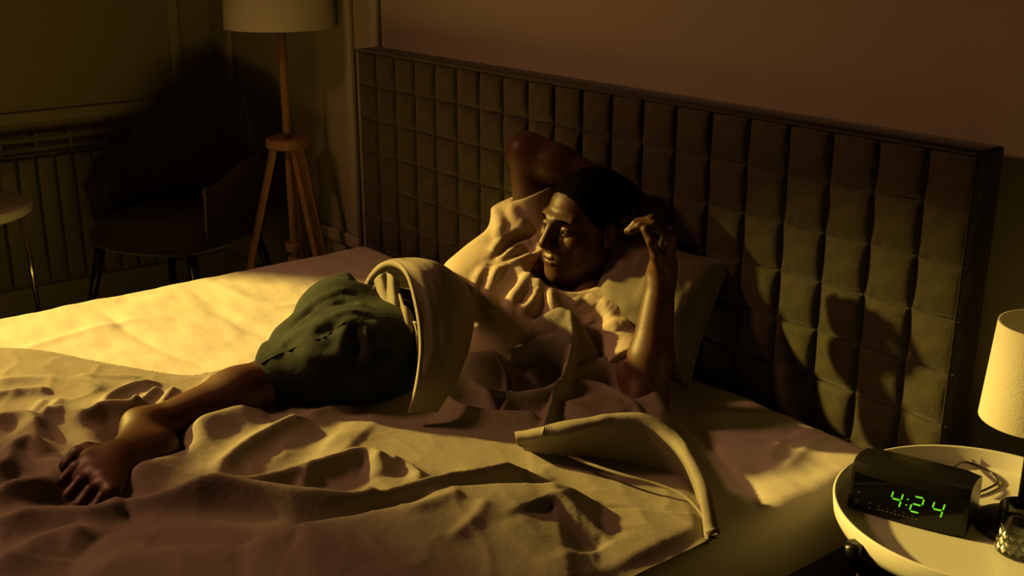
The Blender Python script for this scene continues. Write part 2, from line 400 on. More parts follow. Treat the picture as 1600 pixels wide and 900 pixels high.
# ================================================================== duvet
Q = lambda pts, z=.52: np.array([A(u, v_, z)[:2] for u, v_ in pts])
edge_px = [(-60, 538), (60, 545), (140, 560), (215, 574), (300, 583), (380, 566), (470, 560), (560, 590), (640, 600)]
edge_px2 = [(1040, 640), (1062, 690), (1098, 760), (1117, 830), (1108, 868)]
edge_w = [P(720, 545, 2.42)[:2], P(742, 545, 2.41)[:2], P(776, 530, 2.41)[:2], P(830, 490, 2.43)[:2], P(880, 468, 2.43)[:2], P(915, 480, 2.42)[:2], P(925, 530, 2.38)[:2], P(960, 545, 2.375)[:2], P(1010, 562, 2.345)[:2]]
poly = list(catmull(list(Q(edge_px)) + edge_w + list(Q(edge_px2)), 140)) + [V3(.965, -.75), V3(.968, -1.0), V3(.968, -1.95), V3(-.6, -1.95), V3(-.75, -1.5)]
poly = np.array([p[:2] for p in poly])
poly[:, 0] = np.minimum(poly[:, 0], .968)
def poly_sd(X, Y, poly):
    d = np.full(X.shape, 9.); ins = np.zeros(X.shape, bool); n = len(poly)
    for i in range(n):
        a, b = poly[i], poly[(i + 1) % n]; ab = b - a; L = ab @ ab
        t = np.clip(((X - a[0])*ab[0] + (Y - a[1])*ab[1])/L, 0, 1); d = np.minimum(d, np.hypot(X - a[0] - t*ab[0], Y - a[1] - t*ab[1]))
        c = ((a[1] > Y) != (b[1] > Y)) & (X < (b[0] - a[0])*(Y - a[1])/(b[1] - a[1] + 1e-12) + a[0]); ins ^= c
    return np.where(ins, d, -d)
h = .0048
gx = np.arange(-.8, .985, h); gy = np.arange(-1.97, -.08, h); X, Y = np.meshgrid(gx, gy, indexing='ij')
sd = poly_sd(X, Y, poly) + .006*fnoise(X, Y, 21, 2, 14)
DR = [  # px polyline, height, width far side, width near side
 ([(196, 758), (224, 722), (272, 684), (320, 662), (372, 648), (420, 640)], .036, .045, .045),
 ([(340, 728), (356, 714), (386, 691), (444, 660), (480, 645)], .024, .022, .020),
 ([(190, 774), (280, 764), (360, 748), (430, 722), (470, 700), (500, 668), (560, 622)], -.020, .018, .016),
 ([(500, 690), (540, 668), (600, 660), (680, 662), (760, 670)], .006, .04, .05), ([(560, 670), (660, 682), (760, 690), (830, 690)], -.026, .09, .06),
 ([(320, 774), (420, 753), (500, 730), (566, 709), (590, 716), (600, 735)], .034, .030, .022),
 ([(462, 770), (474, 752), (488, 738)], .012, .010, .012), ([(462, 776), (520, 770), (560, 782), (590, 794)], .016, .012, .014),
 ([(610, 716), (640, 722), (662, 742)], .014, .012, .012),
 ([(170, 782), (260, 777), (340, 777), (410, 784), (480, 796), (560, 799), (640, 784), (710, 770), (780, 756), (815, 744), (850, 752)], .054, .030, .020),
 ([(230, 826), (330, 836), (430, 834), (520, 822), (600, 806), (680, 790)], -.036, .026, .022),
 ([(380, 842), (460, 834), (540, 822), (620, 810), (700, 792), (790, 784), (880, 780), (940, 782)], .052, .022, .22),
 ([(640, 826), (690, 806), (720, 796)], .006, .010, .016), ([(700, 860), (740, 832), (760, 806)], .006, .010, .016), ([(850, 800), (880, 820), (930, 850)], -.018, .04, .05), ([(870, 792), (905, 806), (955, 832)], .012, .010, .014),
 ([(60, 646), (100, 642), (132, 648), (160, 636), (208, 630), (240, 622)], .030, .018, .018),
 ([(70, 650), (80, 628), (94, 610)], .008, .009, .012), ([(46, 640), (58, 624), (70, 612)], .006, .009, .010),
 ([(160, 624), (176, 608), (200, 596), (250, 588)], .018, .014, .014), ([(210, 632), (226, 612), (246, 594)], .014, .009, .009), ([(254, 618), (262, 604), (272, 594)], .012, .008, .010), ([(318, 594), (326, 584), (334, 576)], .008, .010, .010),
 ([(-30, 590), (50, 583), (120, 588), (160, 600)], .010, .02, .02), ([(-30, 612), (30, 604), (80, 600)], .014, .014, .018), ([(120, 575), (170, 577), (220, 578)], .006, .008, .008),
 ([(-30, 665), (20, 652), (50, 655), (60, 680)], .030, .025, .03), ([(60, 660), (100, 672), (130, 690)], -.014, .016, .016),
 ([(-30, 735), (10, 722), (20, 700), (50, 690), (75, 700)], .028, .018, .018), ([(10, 745), (30, 730), (60, 732)], -.018, .014, .014),
 ([(-30, 778), (30, 762), (72, 747), (95, 762), (104, 782)], .034, .030, .020), ([(-30, 812), (60, 800), (130, 802), (170, 796), (198, 791)], .026, .030, .020),
 ([(-30, 900), (30, 868), (80, 840), (112, 834), (150, 838)], .030, .030, .045), ([(0, 830), (60, 822), (120, 820)], -.012, .02, .02),
 ([(110, 900), (230, 868), (360, 860), (460, 868)], .018, .07, .07),
 ([(720, 665), (748, 692), (790, 735)], -.018, .018, .018), ([(690, 662), (702, 700), (694, 738)], -.010, .02, .02),
 ([(480, 640), (520, 628), (560, 626)], .010, .012, .012), ([(880, 640), (940, 625), (1000, 640)], .022, .06, .06),
]
bump_n = .0030*fnoise(X + .03*np.sin(9*Y), Y, 31, 3, 17) + .0022*(1 - np.abs(fnoise(X + .02*np.sin(14*Y), Y, 44, 2, 30)))**3
Hd = .048 + ridges(X, Y, DR, .54) + bump_n
Hd = np.maximum(Hd, .012)
ee = np.clip(sd/.035, 0, 1); Zd = ZM + .004 + Hd*np.sqrt(np.clip(1 - (1 - ee)**2, 0, 1))
Zd = np.maximum(Zd, ZM + .006)
PP = lambda L: [P(*t) for t in L]
CR = [  # crests lifted over the belly and the near arm: (u, v, distance) line, width far, width near, power
 ([(712, 552, 2.27), (742, 550, 2.275), (776, 540, 2.34), (800, 520, 2.36), (835, 500, 2.37), (872, 481, 2.375), (892, 488, 2.365)], .035, .085, 1.7),
 ([(890, 486, 2.365), (895, 515, 2.33), (891, 550, 2.28), (884, 578, 2.235)], .016, .022, 1.5),
 ([(800, 545, 2.315), (835, 527, 2.325), (862, 520, 2.32), (890, 522, 2.31)], .016, .018, 1.8),
 ([(740, 550, 2.36), (770, 562, 2.315), (794, 582, 2.26), (800, 606, 2.21), (786, 634, 2.155)], .018, .018, 1.5),
 ([(715, 585, 2.28), (740, 600, 2.23), (790, 612, 2.19), (846, 606, 2.19), (880, 590, 2.22)], .020, .022, 1.5),
 ([(695, 612, 2.20), (720, 630, 2.165), (770, 640, 2.14), (830, 642, 2.13)], .022, .03, 1.5),
 ([(893, 580, 2.28), (920, 564, 2.31), (955, 557, 2.325), (1000, 574, 2.295), (1022, 608, 2.22), (1034, 640, 2.16)], .025, .055, 1.8),
 ([(884, 576, 2.245), (868, 604, 2.20), (860, 632, 2.15), (851, 662, 2.10)], .009, .013, 1.4),
 ([(905, 590, 2.25), (945, 598, 2.235), (985, 622, 2.19), (1005, 650, 2.13)], .016, .022, 1.4),
]
for px, wf_, wn_, pw in CR:
    pts_ = catmull(PP([tuple(t) for t in px]), 6*len(px)); d_, sg_, t_ = seg_dist(X, Y, [p_[:2] for p_ in pts_])
    zc = np.interp(t_, np.linspace(0, 1, len(pts_)), pts_[:, 2]) - .5
    zb = .5 + np.maximum(zc, .02)*np.exp(-(d_/np.where(sg_ < 0, wn_, wf_))**pw) + .4*bump_n
    k_ = .022; h_ = np.maximum(k_ - np.abs(Zd - zb), 0)/k_; Zd = np.maximum(Zd, zb) + h_*h_*k_*.25
for pts_, zz, ww in (([A(250, 690, .53), A(160, 730, .53), A(118, 760, .53)], .488, .055), ([A(205, 668, .53), A(320, 635, .53), A(430, 600, .53)], .490, .055)):
    dd_, _, _ = seg_dist(X, Y, [p_[:2] for p_ in pts_]); wt = np.exp(-(dd_/ww)**3); Zd = np.where(Zd > zz, Zd*(1 - wt) + zz*wt, Zd)
def zduvet(p):
    i = int(np.clip(round((p[0] - gx[0])/h), 0, len(gx) - 1)); j = int(np.clip(round((p[1] - gy[0])/h), 0, len(gy) - 1)); return Zd[i, j]
keep = sd > -.004
idx = np.full(X.shape, -1, int); fk = keep[:-1, :-1] & keep[1:, :-1] & keep[1:, 1:] & keep[:-1, 1:]
vm = np.zeros(X.shape, bool)
for a in (0, 1):
    for b in (0, 1): vm[a:vm.shape[0] - 1 + a, b:vm.shape[1] - 1 + b] |= fk
idx[vm] = np.arange(vm.sum())
v = np.stack([X[vm], Y[vm], Zd[vm]], -1)
q = np.stack([idx[:-1, :-1], idx[1:, :-1], idx[1:, 1:], idx[:-1, 1:]], -1)[fk]
duvet = tag(empty('duvet', (.3, -1.1, ZM)), 'rumpled taupe duvet pushed down and bunched around the lying person', 'duvet')
def dpart(o): o.parent = duvet; o.location = (-.3, 1.1, -ZM); return o
dpart(mesh_obj('duvet_spread', v, q, M['duvet'], None, True))
# --- lofted cloth
def loft(name, secs, nu, nv, m, thick=.006, wr=0, seed=0, wf=6., side=1):
    S = [catmull(s, nv) for s in secs]; S = np.array(S)                       # sec, nv, 3
    G = np.array([catmull(S[:, j], nu) for j in range(nv)]).transpose(1, 0, 2)  # nu,nv,3
    du = np.gradient(G, axis=0); dv = np.gradient(G, axis=1); N = np.cross(du, dv); N /= np.linalg.norm(N, axis=2, keepdims=True) + 1e-9
    if wr:
        U, W = np.meshgrid(np.linspace(0, 1, nu), np.linspace(0, 1, nv), indexing='ij'); G = G + N*(wr*fnoise(U*1.5, W, seed, 3, wf))[..., None]
    a = G.reshape(-1, 3); b = (G - side*N*thick).reshape(-1, 3); n = nu*nv; idx = np.arange(n).reshape(nu, nv)
    f = np.stack([idx[:-1, :-1], idx[1:, :-1], idx[1:, 1:], idx[:-1, 1:]], -1).reshape(-1, 4)
    bd = np.concatenate([idx[:, 0], idx[-1, 1:], idx[-2::-1, -1], idx[0, -2:0:-1]]); k = len(bd)
    sf = np.stack([np.roll(bd, -1), bd, bd + n, np.roll(bd, -1) + n], 1)
    return mesh_obj(name, np.vstack([a, b]), np.vstack([f, f[:, ::-1] + n, sf]), m, None, True)
PP = lambda L: [P(*t) for t in L]
# hood of duvet lying over the hip, open end towards the legs
hem = [(574, 462, 2.44), (580, 440, 2.39), (597, 421, 2.33), (618, 417, 2.28), (634, 432, 2.235), (645, 468, 2.205), (653, 515, 2.185), (654, 555, 2.17), (648, 600, 2.155), (638, 642, 2.14)]
mid = [(596, 450, 2.50), (606, 425, 2.46), (622, 413, 2.40), (650, 411, 2.34), (678, 420, 2.285), (695, 455, 2.25), (702, 505, 2.225), (698, 550, 2.20), (684, 600, 2.175), (662, 642, 2.14)]
end = [(660, 452, 2.54), (664, 432, 2.51), (676, 420, 2.46), (700, 430, 2.41), (722, 450, 2.365), (734, 485, 2.325), (731, 525, 2.285), (722, 560, 2.24), (705, 605, 2.19), (684, 645, 2.14)]
back = lambda L: [P(u, v_, d + .05*min(1, max(0, (8 - i)/4.)) - (.03 if 3 < i < 9 else 0)) for i, (u, v_, d) in enumerate(L)]
dpart(loft('duvet_hood', [back(hem), back(mid), back(end)], 50, 90, M['duvet'], .012, .0025, 4, 7.))
# folds of the inner lining inside the open end
ins = []
for i, t in enumerate(np.linspace(0, 1, 9)):
    u = 580 + 72*t; top = 470 - 44*math.sin(math.pi*min(1, t*1.1 + .12)) + 34*max(0, t - .5)*2
    dd = 2.45 - .19*t + (.014 if i % 2 else -.014)
    ins.append([P(u, top, dd - .01), P(u + 4, (top + 550)/2 - 8, dd - .02 + (.012 if i % 3 else -.012)), P(u + 12, 520 + 55*t, dd - .05)])
dpart(loft('duvet_lining', ins, 90, 24, M['duvet'], .006, .002, 9, 6.))
def folds(Fd, L, w_, amp, n=5):
    """raise (amp > 0) or sink a soft crease along a line lying on the surface"""
    for px in L:
        pts = catmull(px, n*len(px)); hp = [Fd.hit(*p_) for p_ in pts]; hp = [q_ for q_ in hp if q_ is not None]
        if len(hp) < 2: continue
        hp = np.array(hp); sl, X_ = Fd.view(hp.min(0), hp.max(0), 3*w_)
        best = np.full(Fd.D[sl].shape, 9., np.float32); tt = np.zeros_like(best); m = len(hp) - 1
        for i in range(m):
            if np.linalg.norm(hp[i] - hp[i + 1]) > .06: continue
            d = Fd._cap(hp[i], hp[i + 1], 0, 0, X_); c_ = d < best; best[c_] = d[c_]; tt[c_] = (i + .5)/m
        Fd.D[sl] -= (amp*np.exp(-(best/w_)**2)*np.clip(np.sin(math.pi*tt)*1.6, .1, 1)).astype(np.float32)
# turned-back top edge of the duvet
SE = [((806, 684), (809, 687), (813, 692), .56), ((850, 674), (856, 697), (872, 726), .585), ((910, 664), (922, 702), (945, 742), .60), ((965, 656), (988, 705), (1015, 755), .605),
      ((1020, 664), (1048, 722), (1065, 776), .60), ((1065, 700), (1086, 752), (1096, 806), .585), ((1098, 765), (1108, 812), (1107, 846), .57), ((1114, 838), (1114, 842), (1110, 848), .535)]
secs = []
for a, b, c, z in SE:
    z += .0; p = A(*a, z); bk = p + V3(-.022, .033, 0); bk[2] = min(.515, z - .02); lo_ = A(*c, z - .125)
    und = lo_ + V3(-.05, .04, -.012)
    if a[0] > 1110: bk = p + V3(-.008, .01, -.004); lo_ = p + V3(.002, -.006, -.008); und = p + V3(-.01, 0, -.012); secs.append([bk, p, p, p, lo_, und]); continue
    secs.append([bk, (p + bk)/2 + V3(-.002, .003, .012), p, A(*b, z - .062), lo_, und])
dpart(loft('turned_back_edge', secs, 120, 44, M['duvet'], .010, .0035, 14, 9.))
bm = bmesh.new(); tube(bm, [A(u, v_, z) for u, v_, z in catmull([(890, 712, .545), (930, 728, .545), (980, 744, .545), (1030, 758, .542), (1070, 776, .54), (1098, 806, .535), (1112, 838, .525)], 50)], .0028, 8)
dpart(bm_obj('duvet_seam', bm, M['duvet']))
# ================================================================== pillow
def pillow(name, C, ex, ey, w_, h_, t_, m, seed, label, sag=.0):
    n = 70; g = np.linspace(-1, 1, n); U, W = np.meshgrid(g, g, indexing='ij'); ez = np.cross(ex, ey)
    prof = np.clip((1 - np.abs(U)**2.3)*(1 - np.abs(W)**2.3), 0, 1)**.5
    pinch = 1 - .10*(1 - U**2)*np.abs(W)**3 - 0
    pin2 = 1 - .07*(1 - W**2)*np.abs(U)**3
    out = []
    for s in (1, -1):
        wr = .008*fnoise(U*1.3, W, seed + s, 3, 3.2)*prof
        p = C + (U*w_/2*pin2)[..., None]*ex + (W*h_/2*pinch)[..., None]*ey + (s*(t_/2*prof + .003) + wr)[..., None]*ez
        p[..., 2] -= sag*(1 - prof)*0
        out.append(p.reshape(-1, 3))
    idx = np.arange(n*n).reshape(n, n); f = np.stack([idx[:-1, :-1], idx[1:, :-1], idx[1:, 1:], idx[:-1, 1:]], -1).reshape(-1, 4)
    bd = np.concatenate([idx[:, 0], idx[-1, 1:], idx[-2::-1, -1], idx[0, -2:0:-1]]); N = n*n
    sf = np.stack([np.roll(bd, -1), bd, bd + N, np.roll(bd, -1) + N], 1)
    root = tag(empty(name, tuple(C)), label, 'pillow')
    o = mesh_obj('pillow_case', np.vstack(out), np.vstack([f, f[:, ::-1] + N, sf]), m, None, True); o.parent = root; o.location = -Vector(C)
    bm = bmesh.new(); e = (out[0][bd] + out[1][bd])/2; e = e[::3]
    tube(bm, list(e) + [e[0]], .005, 8); o = bm_obj('seam_piping', bm, m); o.parent = root; o.location = -Vector(C)
    return root
pc = P(1018, 474, 2.44)
pex = nrm(VR*.88 - VU*.46 + VT*-.05); pez = nrm(VT*.85 - VR*.35 + VU*.35); pey = np.cross(pez, pex); pey = nrm(pey); pex = np.cross(pey, pez)
pillow('pillow', pc, pex, pey - .12*pex, .27, .28, .15, M['pillow'], 3, 'plump olive grey pillow propped upright between the person and headboard')
# ================================================================== the person
person = tag(empty('person', (.2, -.55, ZM)), 'person in pale t-shirt and dark green shorts reclining on the bed, one arm behind head', 'person')
def ppart(o): o.parent = person; o.location = (-.2, .55, -ZM); return o
neck = V3(.17, -.155, .635); shL = V3(.31, -.17, .585); elL = V3(.53, -.29, .512); wrL = P(1034, 428, 2.275)
shR = V3(.005, -.12, .675); elR = V3(-.035, -.13, .905); haR = V3(.15, -.03, .84)
pel = P(728, 560, 2.42); hipL = P(725, 580, 2.40); hipR = P(690, 525, 2.47)
kneeL = A(446, 590, .553); ankL = A(226, 673, .528); kneeR = V3(-.10, -.62, .60)
ax_a = nrm(pel - neck); ax_s = nrm((shR - shL) - ((shR - shL) @ ax_a)*ax_a); ax_n = np.cross(ax_a, ax_s)
if ax_n[2] < 0: ax_n = -ax_n
RT = np.stack([ax_s, ax_a, ax_n], 1)
B = Field((-.24, -1.42, .45), (.76, .02, 1.02), .0028)
def torso(Fd, g, k):
    Fd.cap(shL, shR, .062 + g, .062 + g, k)
    Fd.ell(neck + .15*ax_a, (.155 + g, .19 + g, .085 + g), RT, k)
    Fd.ell(neck + .29*ax_a, (.125 + g, .15 + g, .068 + g), RT, k)
    Fd.ell(pel, (.125 + g, .11 + g, .068 + g), RT, k)
torso(B, 0, .05)
# head
HF = nrm(-.80*VR + .55*VT - .13*VU); u0 = .45*VR + .89*VU; HU = nrm(u0 - (u0 @ HF)*HF); HX = np.cross(HF, HU)
RH = np.stack([HX, HF, HU], 1)
HC = P(864, 356, 2.45) - RH @ V3(0, .085, .006)
hd = lambda x, y, z: HC + RH @ V3(x, y, z)
B.ell(hd(0, .05, -.10), (.075, .07, .075), RH, .03, True)
B.cap(neck, hd(0, -.03, -.06), .056, .054, .04)
B.cap(neck + V3(0, 0, .02), shR, .045, .05, .05); B.cap(neck + V3(0, 0, .02), shL, .045, .05, .05)
# arms
B.cap(shL, elL, .052, .042, .03); B.cap(elL, elL + .35*(wrL - elL), .042, .043, .02); B.cap(elL + .35*(wrL - elL), wrL, .043, .027, .02)
B.cap(shR, elR, .054, .043, .03); B.cap(elR, elR + .35*(haR - elR), .043, .044, .02); B.cap(elR + .35*(haR - elR), haR, .044, .028, .02)
# legs
B.cap(hipL, kneeL, .068, .056, .04); B.cap(hipR, kneeR, .07, .056, .04)
calf = kneeL + .36*(ankL - kneeL) + V3(0, .0, -.004)
B.cap(kneeL, calf, .050, .054, .03); B.cap(calf, ankL, .054, .034, .03)
ankR = V3(.06, -.64, .535); B.cap(kneeR, ankR, .05, .036, .03); B.cap(ankR, ankR + V3(.10, .04, -.01), .034, .026, .03)
# near foot
heel = A(238, 706, .520); ball = A(158, 740, .532); fd = nrm(ball - heel); fs = nrm(np.cross(V3(0, 0, 1), fd)); fu = np.cross(fd, fs)
B.ell(heel, (.030, .030, .030), None, .03); B.cap(ankL, heel, .034, .030, .03)
B.ell(A(206, 654, .548), (.010, .010, .010), None, .02)         # ankle bone
B.ell(.5*heel + .5*ball + V3(0, 0, .004), (.115, .042, .030), np.stack([fd, fs, fu], 1), .03)
B.cap(ankL, .35*heel + .65*ball + V3(0, 0, .012), .032, .022, .03)
bases = [(138, 706), (140, 724), (148, 742), (160, 758), (176, 770)]
tips = [(106, 728), (99, 752), (107, 775), (124, 790), (146, 798)]
zt = [.540, .535, .532, .530, .528]; rt = [.0150, .0118, .0112, .0106, .010]
for i, (b, t) in enumerate(zip(bases, tips)):
    pb = A(*b, .555 - .004*i); B.cap(.35*heel + .65*ball + V3(0, 0, .006), pb, .024, .0165, .022)
for i, (b, t) in enumerate(zip(bases, tips)):
    pb = A(*b, .554 - .004*i); pt = A(*t, zt[i]); pm = .5*(pb + pt) + V3(0, 0, .008)
    B.cap(pb, pm, rt[i], rt[i]*.95, .008); B.cap(pm, pt, rt[i]*.95, rt[i]*.98, .005)
# hands
def hand(Fd, W, f, s, curl, thumb_in=.3, sc=1., spread=.06):
    """W wrist, f finger direction, s thumb side; curl = (knuckle, mid, tip) per finger in degrees; palm on the -n side"""
    f = nrm(f); s = nrm(s - (s @ f)*f); n = np.cross(s, f) if HANDSIGN > 0 else np.cross(f, s)
    ks = [(.030, .088), (.010, .092), (-.011, .087), (-.030, .078)]; Ls = [(.042, .026, .021), (.046, .030, .022), (.043, .028, .021), (.034, .021, .019)]
    Fd.cap(W - .01*f*sc, W + .02*f*sc, .027*sc, .026*sc, .02)
    for (a, b) in ks:
        Fd.cap(W + (.4*a*s + .012*f)*sc, W + (a*s + b*f)*sc, .0165*sc, .0125*sc, .016)
    for i, ((a, b), L) in enumerate(zip(ks, Ls)):
        p = W + (a*s + b*f)*sc; ang = 0; d0 = nrm(f + spread*(1.3 - i)*s); r = .0098 if i < 3 else .0086
        for j in range(3):
            ang += math.radians(curl[i][j]); d = math.cos(ang)*d0 - math.sin(ang)*n; q_ = p + d*L[j]*sc
            Fd.cap(p, q_, (r - .0006*j)*sc, (r - .0006*(j + 1))*sc, .005); p = q_
    p0 = W + (.020*s + .02*f - .004*n)*sc; p1 = p0 + (.026*s + .030*f - .016*n)*sc; p2 = p1 + (nrm(f*.9 - n*thumb_in*1.6 + s*.1)*.033)*sc; p3 = p2 + (nrm(f*.8 - n*thumb_in*2 - s*.35)*.026)*sc
    Fd.cap(p0, p1, .0175*sc, .0135*sc, .014); Fd.cap(p1, p2, .0118*sc, .0105*sc, .006); Fd.cap(p2, p3, .0105*sc, .0088*sc, .005)
HANDSIGN = 1
fL = nrm(.86*VU + .30*VT + .12*VR); sL = nrm(.78*VT - .62*VU - .12*VR)
nt = np.cross(nrm(sL - (sL @ fL)*fL), fL); HANDSIGN = 1 if nt @ VR > 0 else -1
hand(B, wrL, fL, sL, [(62, 42, 25), (66, 48, 28), (62, 50, 30), (56, 50, 30)], .32, .98)
fR = nrm(hd(.02, -.09, .06) - haR + V3(.06, .0, -.05)); nt = np.cross(nrm(VU - (VU @ fR)*fR), fR); HANDSIGN = 1 if nt @ VF > 0 else -1
hand(B, haR, fR, VU, [(20, 25, 15)]*4, .3, .95)
# head and face
HB_ = Field(HC - .17, HC + .17, .0017)
HB_.cap(neck, hd(0, -.03, -.06), .056, .054, .04)
def HE(c, r, k, cut=False): HB_.ell(hd(*c), r, RH, k, cut)
def HCp(a, b, ra, rb, k, cut=False): HB_.cap(hd(*a), hd(*b), ra, rb, k, cut)
HE((0, -.012, .034), (.074, .096, .084), .02)
HE((0, .026, -.036), (.058, .062, .078), .03)
HCp((0, .064, -.100), (0, .058, -.092), .021, .024, .025)
for sx in (-1, 1):
    HCp((sx*.056, -.004, -.052), (sx*.012, .060, -.096), .017, .018, .025)
    HE((sx*.042, .056, -.020), (.024, .024, .022), .02)
    HCp((sx*.044, .070, .026), (sx*.012, .085, .026), .010, .010, .016)
    HE((sx*.079, -.010, -.002), (.008, .018, .030), .006); HE((sx*.088, -.006, .002), (.006, .010, .018), .004, True)
    HE((sx*.032, .098, .006), (.021, .017, .014), .014, True)
    HE((sx*.032, .0715, .006), (.0155, .0135, .0135), .005)                 # lids
    HCp((sx*.012, .092, -.034), (sx*.015, .088, -.034), .0095, .009, .008)   # nostril wing
HE((0, .070, -.061), (.031, .020, .025), .018)                               # muzzle
HCp((0, .086, .020), (0, .1065, -.026), .0085, .0118, .012)
for sx in (-1, 1):
    HCp((sx*.024, .0765, -.0625), (sx*.009, .0885, -.0580), .0035, .0056, .005); HCp((sx*.009, .0885, -.0580), (0, .0895, -.0595), .0056, .0056, .004)
    HCp((sx*.023, .0765, -.0650), (sx*.009, .0865, -.0690), .0038, .0066, .005); HCp((sx*.009, .0865, -.0690), (0, .0875, -.0692), .0066, .0068, .004)
    HCp((sx*.025, .0790, -.0636), (sx*.011, .0925, -.0632), .0013, .0014, .003, True); HCp((sx*.011, .0925, -.0632), (0, .0955, -.0634), .0014, .0014, .003, True)
    HCp((sx*.0205, .0880, .0050), (sx*.0320, .0885, .0052), .0036, .0040, .002, True); HCp((sx*.0320, .0885, .0052), (sx*.0440, .0800, .0035), .0040, .0024, .002, True)   # eye opening
    HCp((sx*.006, .1080, -.0390), (sx*.010, .1020, -.0385), .0030, .0030, .003, True)   # nostril
    HCp((sx*.019, .0885, .0165), (sx*.045, .0800, .0150), .0013, .0013, .003, True)     # lid crease
va, fa = HB_.mesh(); vb, fb = B.mesh()
ppart(mesh_obj('body', np.vstack([vb, va]), np.vstack([fb, fa + len(vb)]), M['skin'], None, True))
# eyes
em = bpy.data.materials.new('eye'); em.use_nodes = True; nt_ = em.node_tree; bs = nt_.nodes['Principled BSDF']; bs.inputs['Roughness'].default_value = .12
tc = nt_.nodes.new('ShaderNodeTexCoord'); sp = nt_.nodes.new('ShaderNodeSeparateXYZ'); cr = nt_.nodes.new('ShaderNodeValToRGB')
nt_.links.new(tc.outputs['Object'], sp.inputs[0]); mth = nt_.nodes.new('ShaderNodeMath'); mth.operation = 'DIVIDE'; mth.inputs[1].default_value = .0122
nt_.links.new(sp.outputs[1], mth.inputs[0]); nt_.links.new(mth.outputs[0], cr.inputs[0]); nt_.links.new(cr.outputs[0], bs.inputs['Base Color'])
cr.color_ramp.interpolation = 'CONSTANT'; cr.color_ramp.elements[0].color = (.55, .47, .38, 1); e = cr.color_ramp.elements[1]; e.position = .86; e.color = (.02, .01, .006, 1)
for sx in (-1, 1):
    bm = bmesh.new(); bmesh.ops.create_uvsphere(bm, u_segments=24, v_segments=16, radius=.0122)
    o = bm_obj('eye', bm, em); o.parent = person; o.location = Vector(hd(sx*.032, .0728, .005)) - Vector((.2, -.55, ZM))
    o.rotation_euler = Matrix(np.stack([HX, HF, HU], 1).tolist()).to_euler()
# brows
for sx in (-1, 1):
    bm = bmesh.new(); tube(bm, [hd(sx*.016, .0945, .0245), hd(sx*.03, .0905, .029), hd(sx*.046, .078, .025)], .0026, 8); ppart(bm_obj('eyebrow', bm, M['hair']))
# hair
Hf = Field(HC - .16, HC + .16, .003)
Hf.ell(hd(0, -.022, .043), (.080, .101, .087), RH, 0)
Hf.plane(hd(0, .060, .058), RH @ V3(0, .86, -.5), .01, pad=.3)
g = np.meshgrid(*[np.arange(n)*Hf.h for n in Hf.n], indexing='ij', sparse=True)
Hf.D += (.0022*np.sin(g[0]*420 + 3*np.sin(g[1]*190))*np.sin(g[1]*460 + 2*np.sin(g[2]*230))*np.sin(g[2]*440 + 2*np.sin(g[0]*210))).astype(np.float32)
ppart(Hf.obj('hair', M['hair'], None, 0))
# ---- t-shirt
S = Field((-.22, -.70, .47), (.62, .01, .96), .0034)
g = .013
torso(S, g, .05)
cufR = shR + .60*(elR - shR); cufL = shL + .62*(elL - shL)
S.cap(shR - V3(0, 0, .02), shR + .78*(elR - shR), .068, .060, .04); S.cap(shL, shL + .8*(elL - shL), .064, .058, .04)
S.cap(P(812, 345, 2.69), P(722, 432, 2.58), .035, .045, .05); S.cap(P(790, 318, 2.70), P(800, 360, 2.68), .035, .04, .04)
S.cap(P(770, 430, 2.58), P(715, 470, 2.50), .06, .06, .06)
S.plane(cufR + .0*(elR - shR), nrm(nrm(elR - shR)*.9 - VR*.25), .004, pad=.14); S.plane(cufL, elL - shL, .004, pad=.14)
S.cap(cufR, cufR + .2*(elR - cufR), .051, .051, .004, True)
# neck opening
S.ell(hd(0, .035, -.085), (.088, .092, .09), RH, .02, True)
S.cap(neck + nrm(hd(0, -.03, -.06) - neck)*.055, hd(0, -.02, -.05), .066, .085, .012, True)
ridge_px = [[(786, 402), (766, 440), (758, 462), (770, 482), (787, 494)], [(830, 424), (812, 450), (799, 470), (799, 494)], [(843, 431), (836, 458), (822, 478), (812, 492)],
    [(760, 415), (745, 446), (741, 486), (750, 520)], [(858, 452), (862, 472), (872, 490)], [(834, 352), (805, 362), (785, 378), (768, 398)], [(835, 378), (806, 388), (782, 408)],
    [(835, 398), (806, 407), (778, 420), (764, 440)], [(896, 466), (915, 485), (928, 505)], [(912, 462), (938, 478), (955, 500), (968, 520)], [(935, 470), (960, 480), (985, 492)], [(722, 440), (712, 470), (715, 520)],
    [(800, 318), (806, 340), (822, 352)], [(772, 326), (782, 350), (776, 375)], [(940, 515), (965, 505), (985, 510)]]
folds(S, ridge_px, .011, .016)
valley_px = [[(776, 405), (752, 450), (748, 480), (765, 505)], [(810, 428), (785, 462), (782, 478)], [(838, 445), (815, 475)], [(834, 365), (800, 376), (774, 402)], [(834, 389), (800, 400), (775, 415)], [(930, 472), (948, 495)], [(850, 450), (846, 480), (835, 500)], [(905, 470), (925, 495)]]
folds(S, valley_px, .011, -.015)
ppart(S.obj('t_shirt', M['shirt'], None, 2))
# collar band
bm = bmesh.new()
cn = nrm(hd(0, -.03, -.06) - neck); c1 = nrm(np.cross(cn, VU)); c2 = np.cross(cn, c1); cc = neck + cn*.052
tube(bm, [cc + .064*(math.cos(t)*c1 + math.sin(t)*c2) for t in np.linspace(0, 2*math.pi, 49)], .007, 10); ppart(bm_obj('collar', bm, M['shirt']))
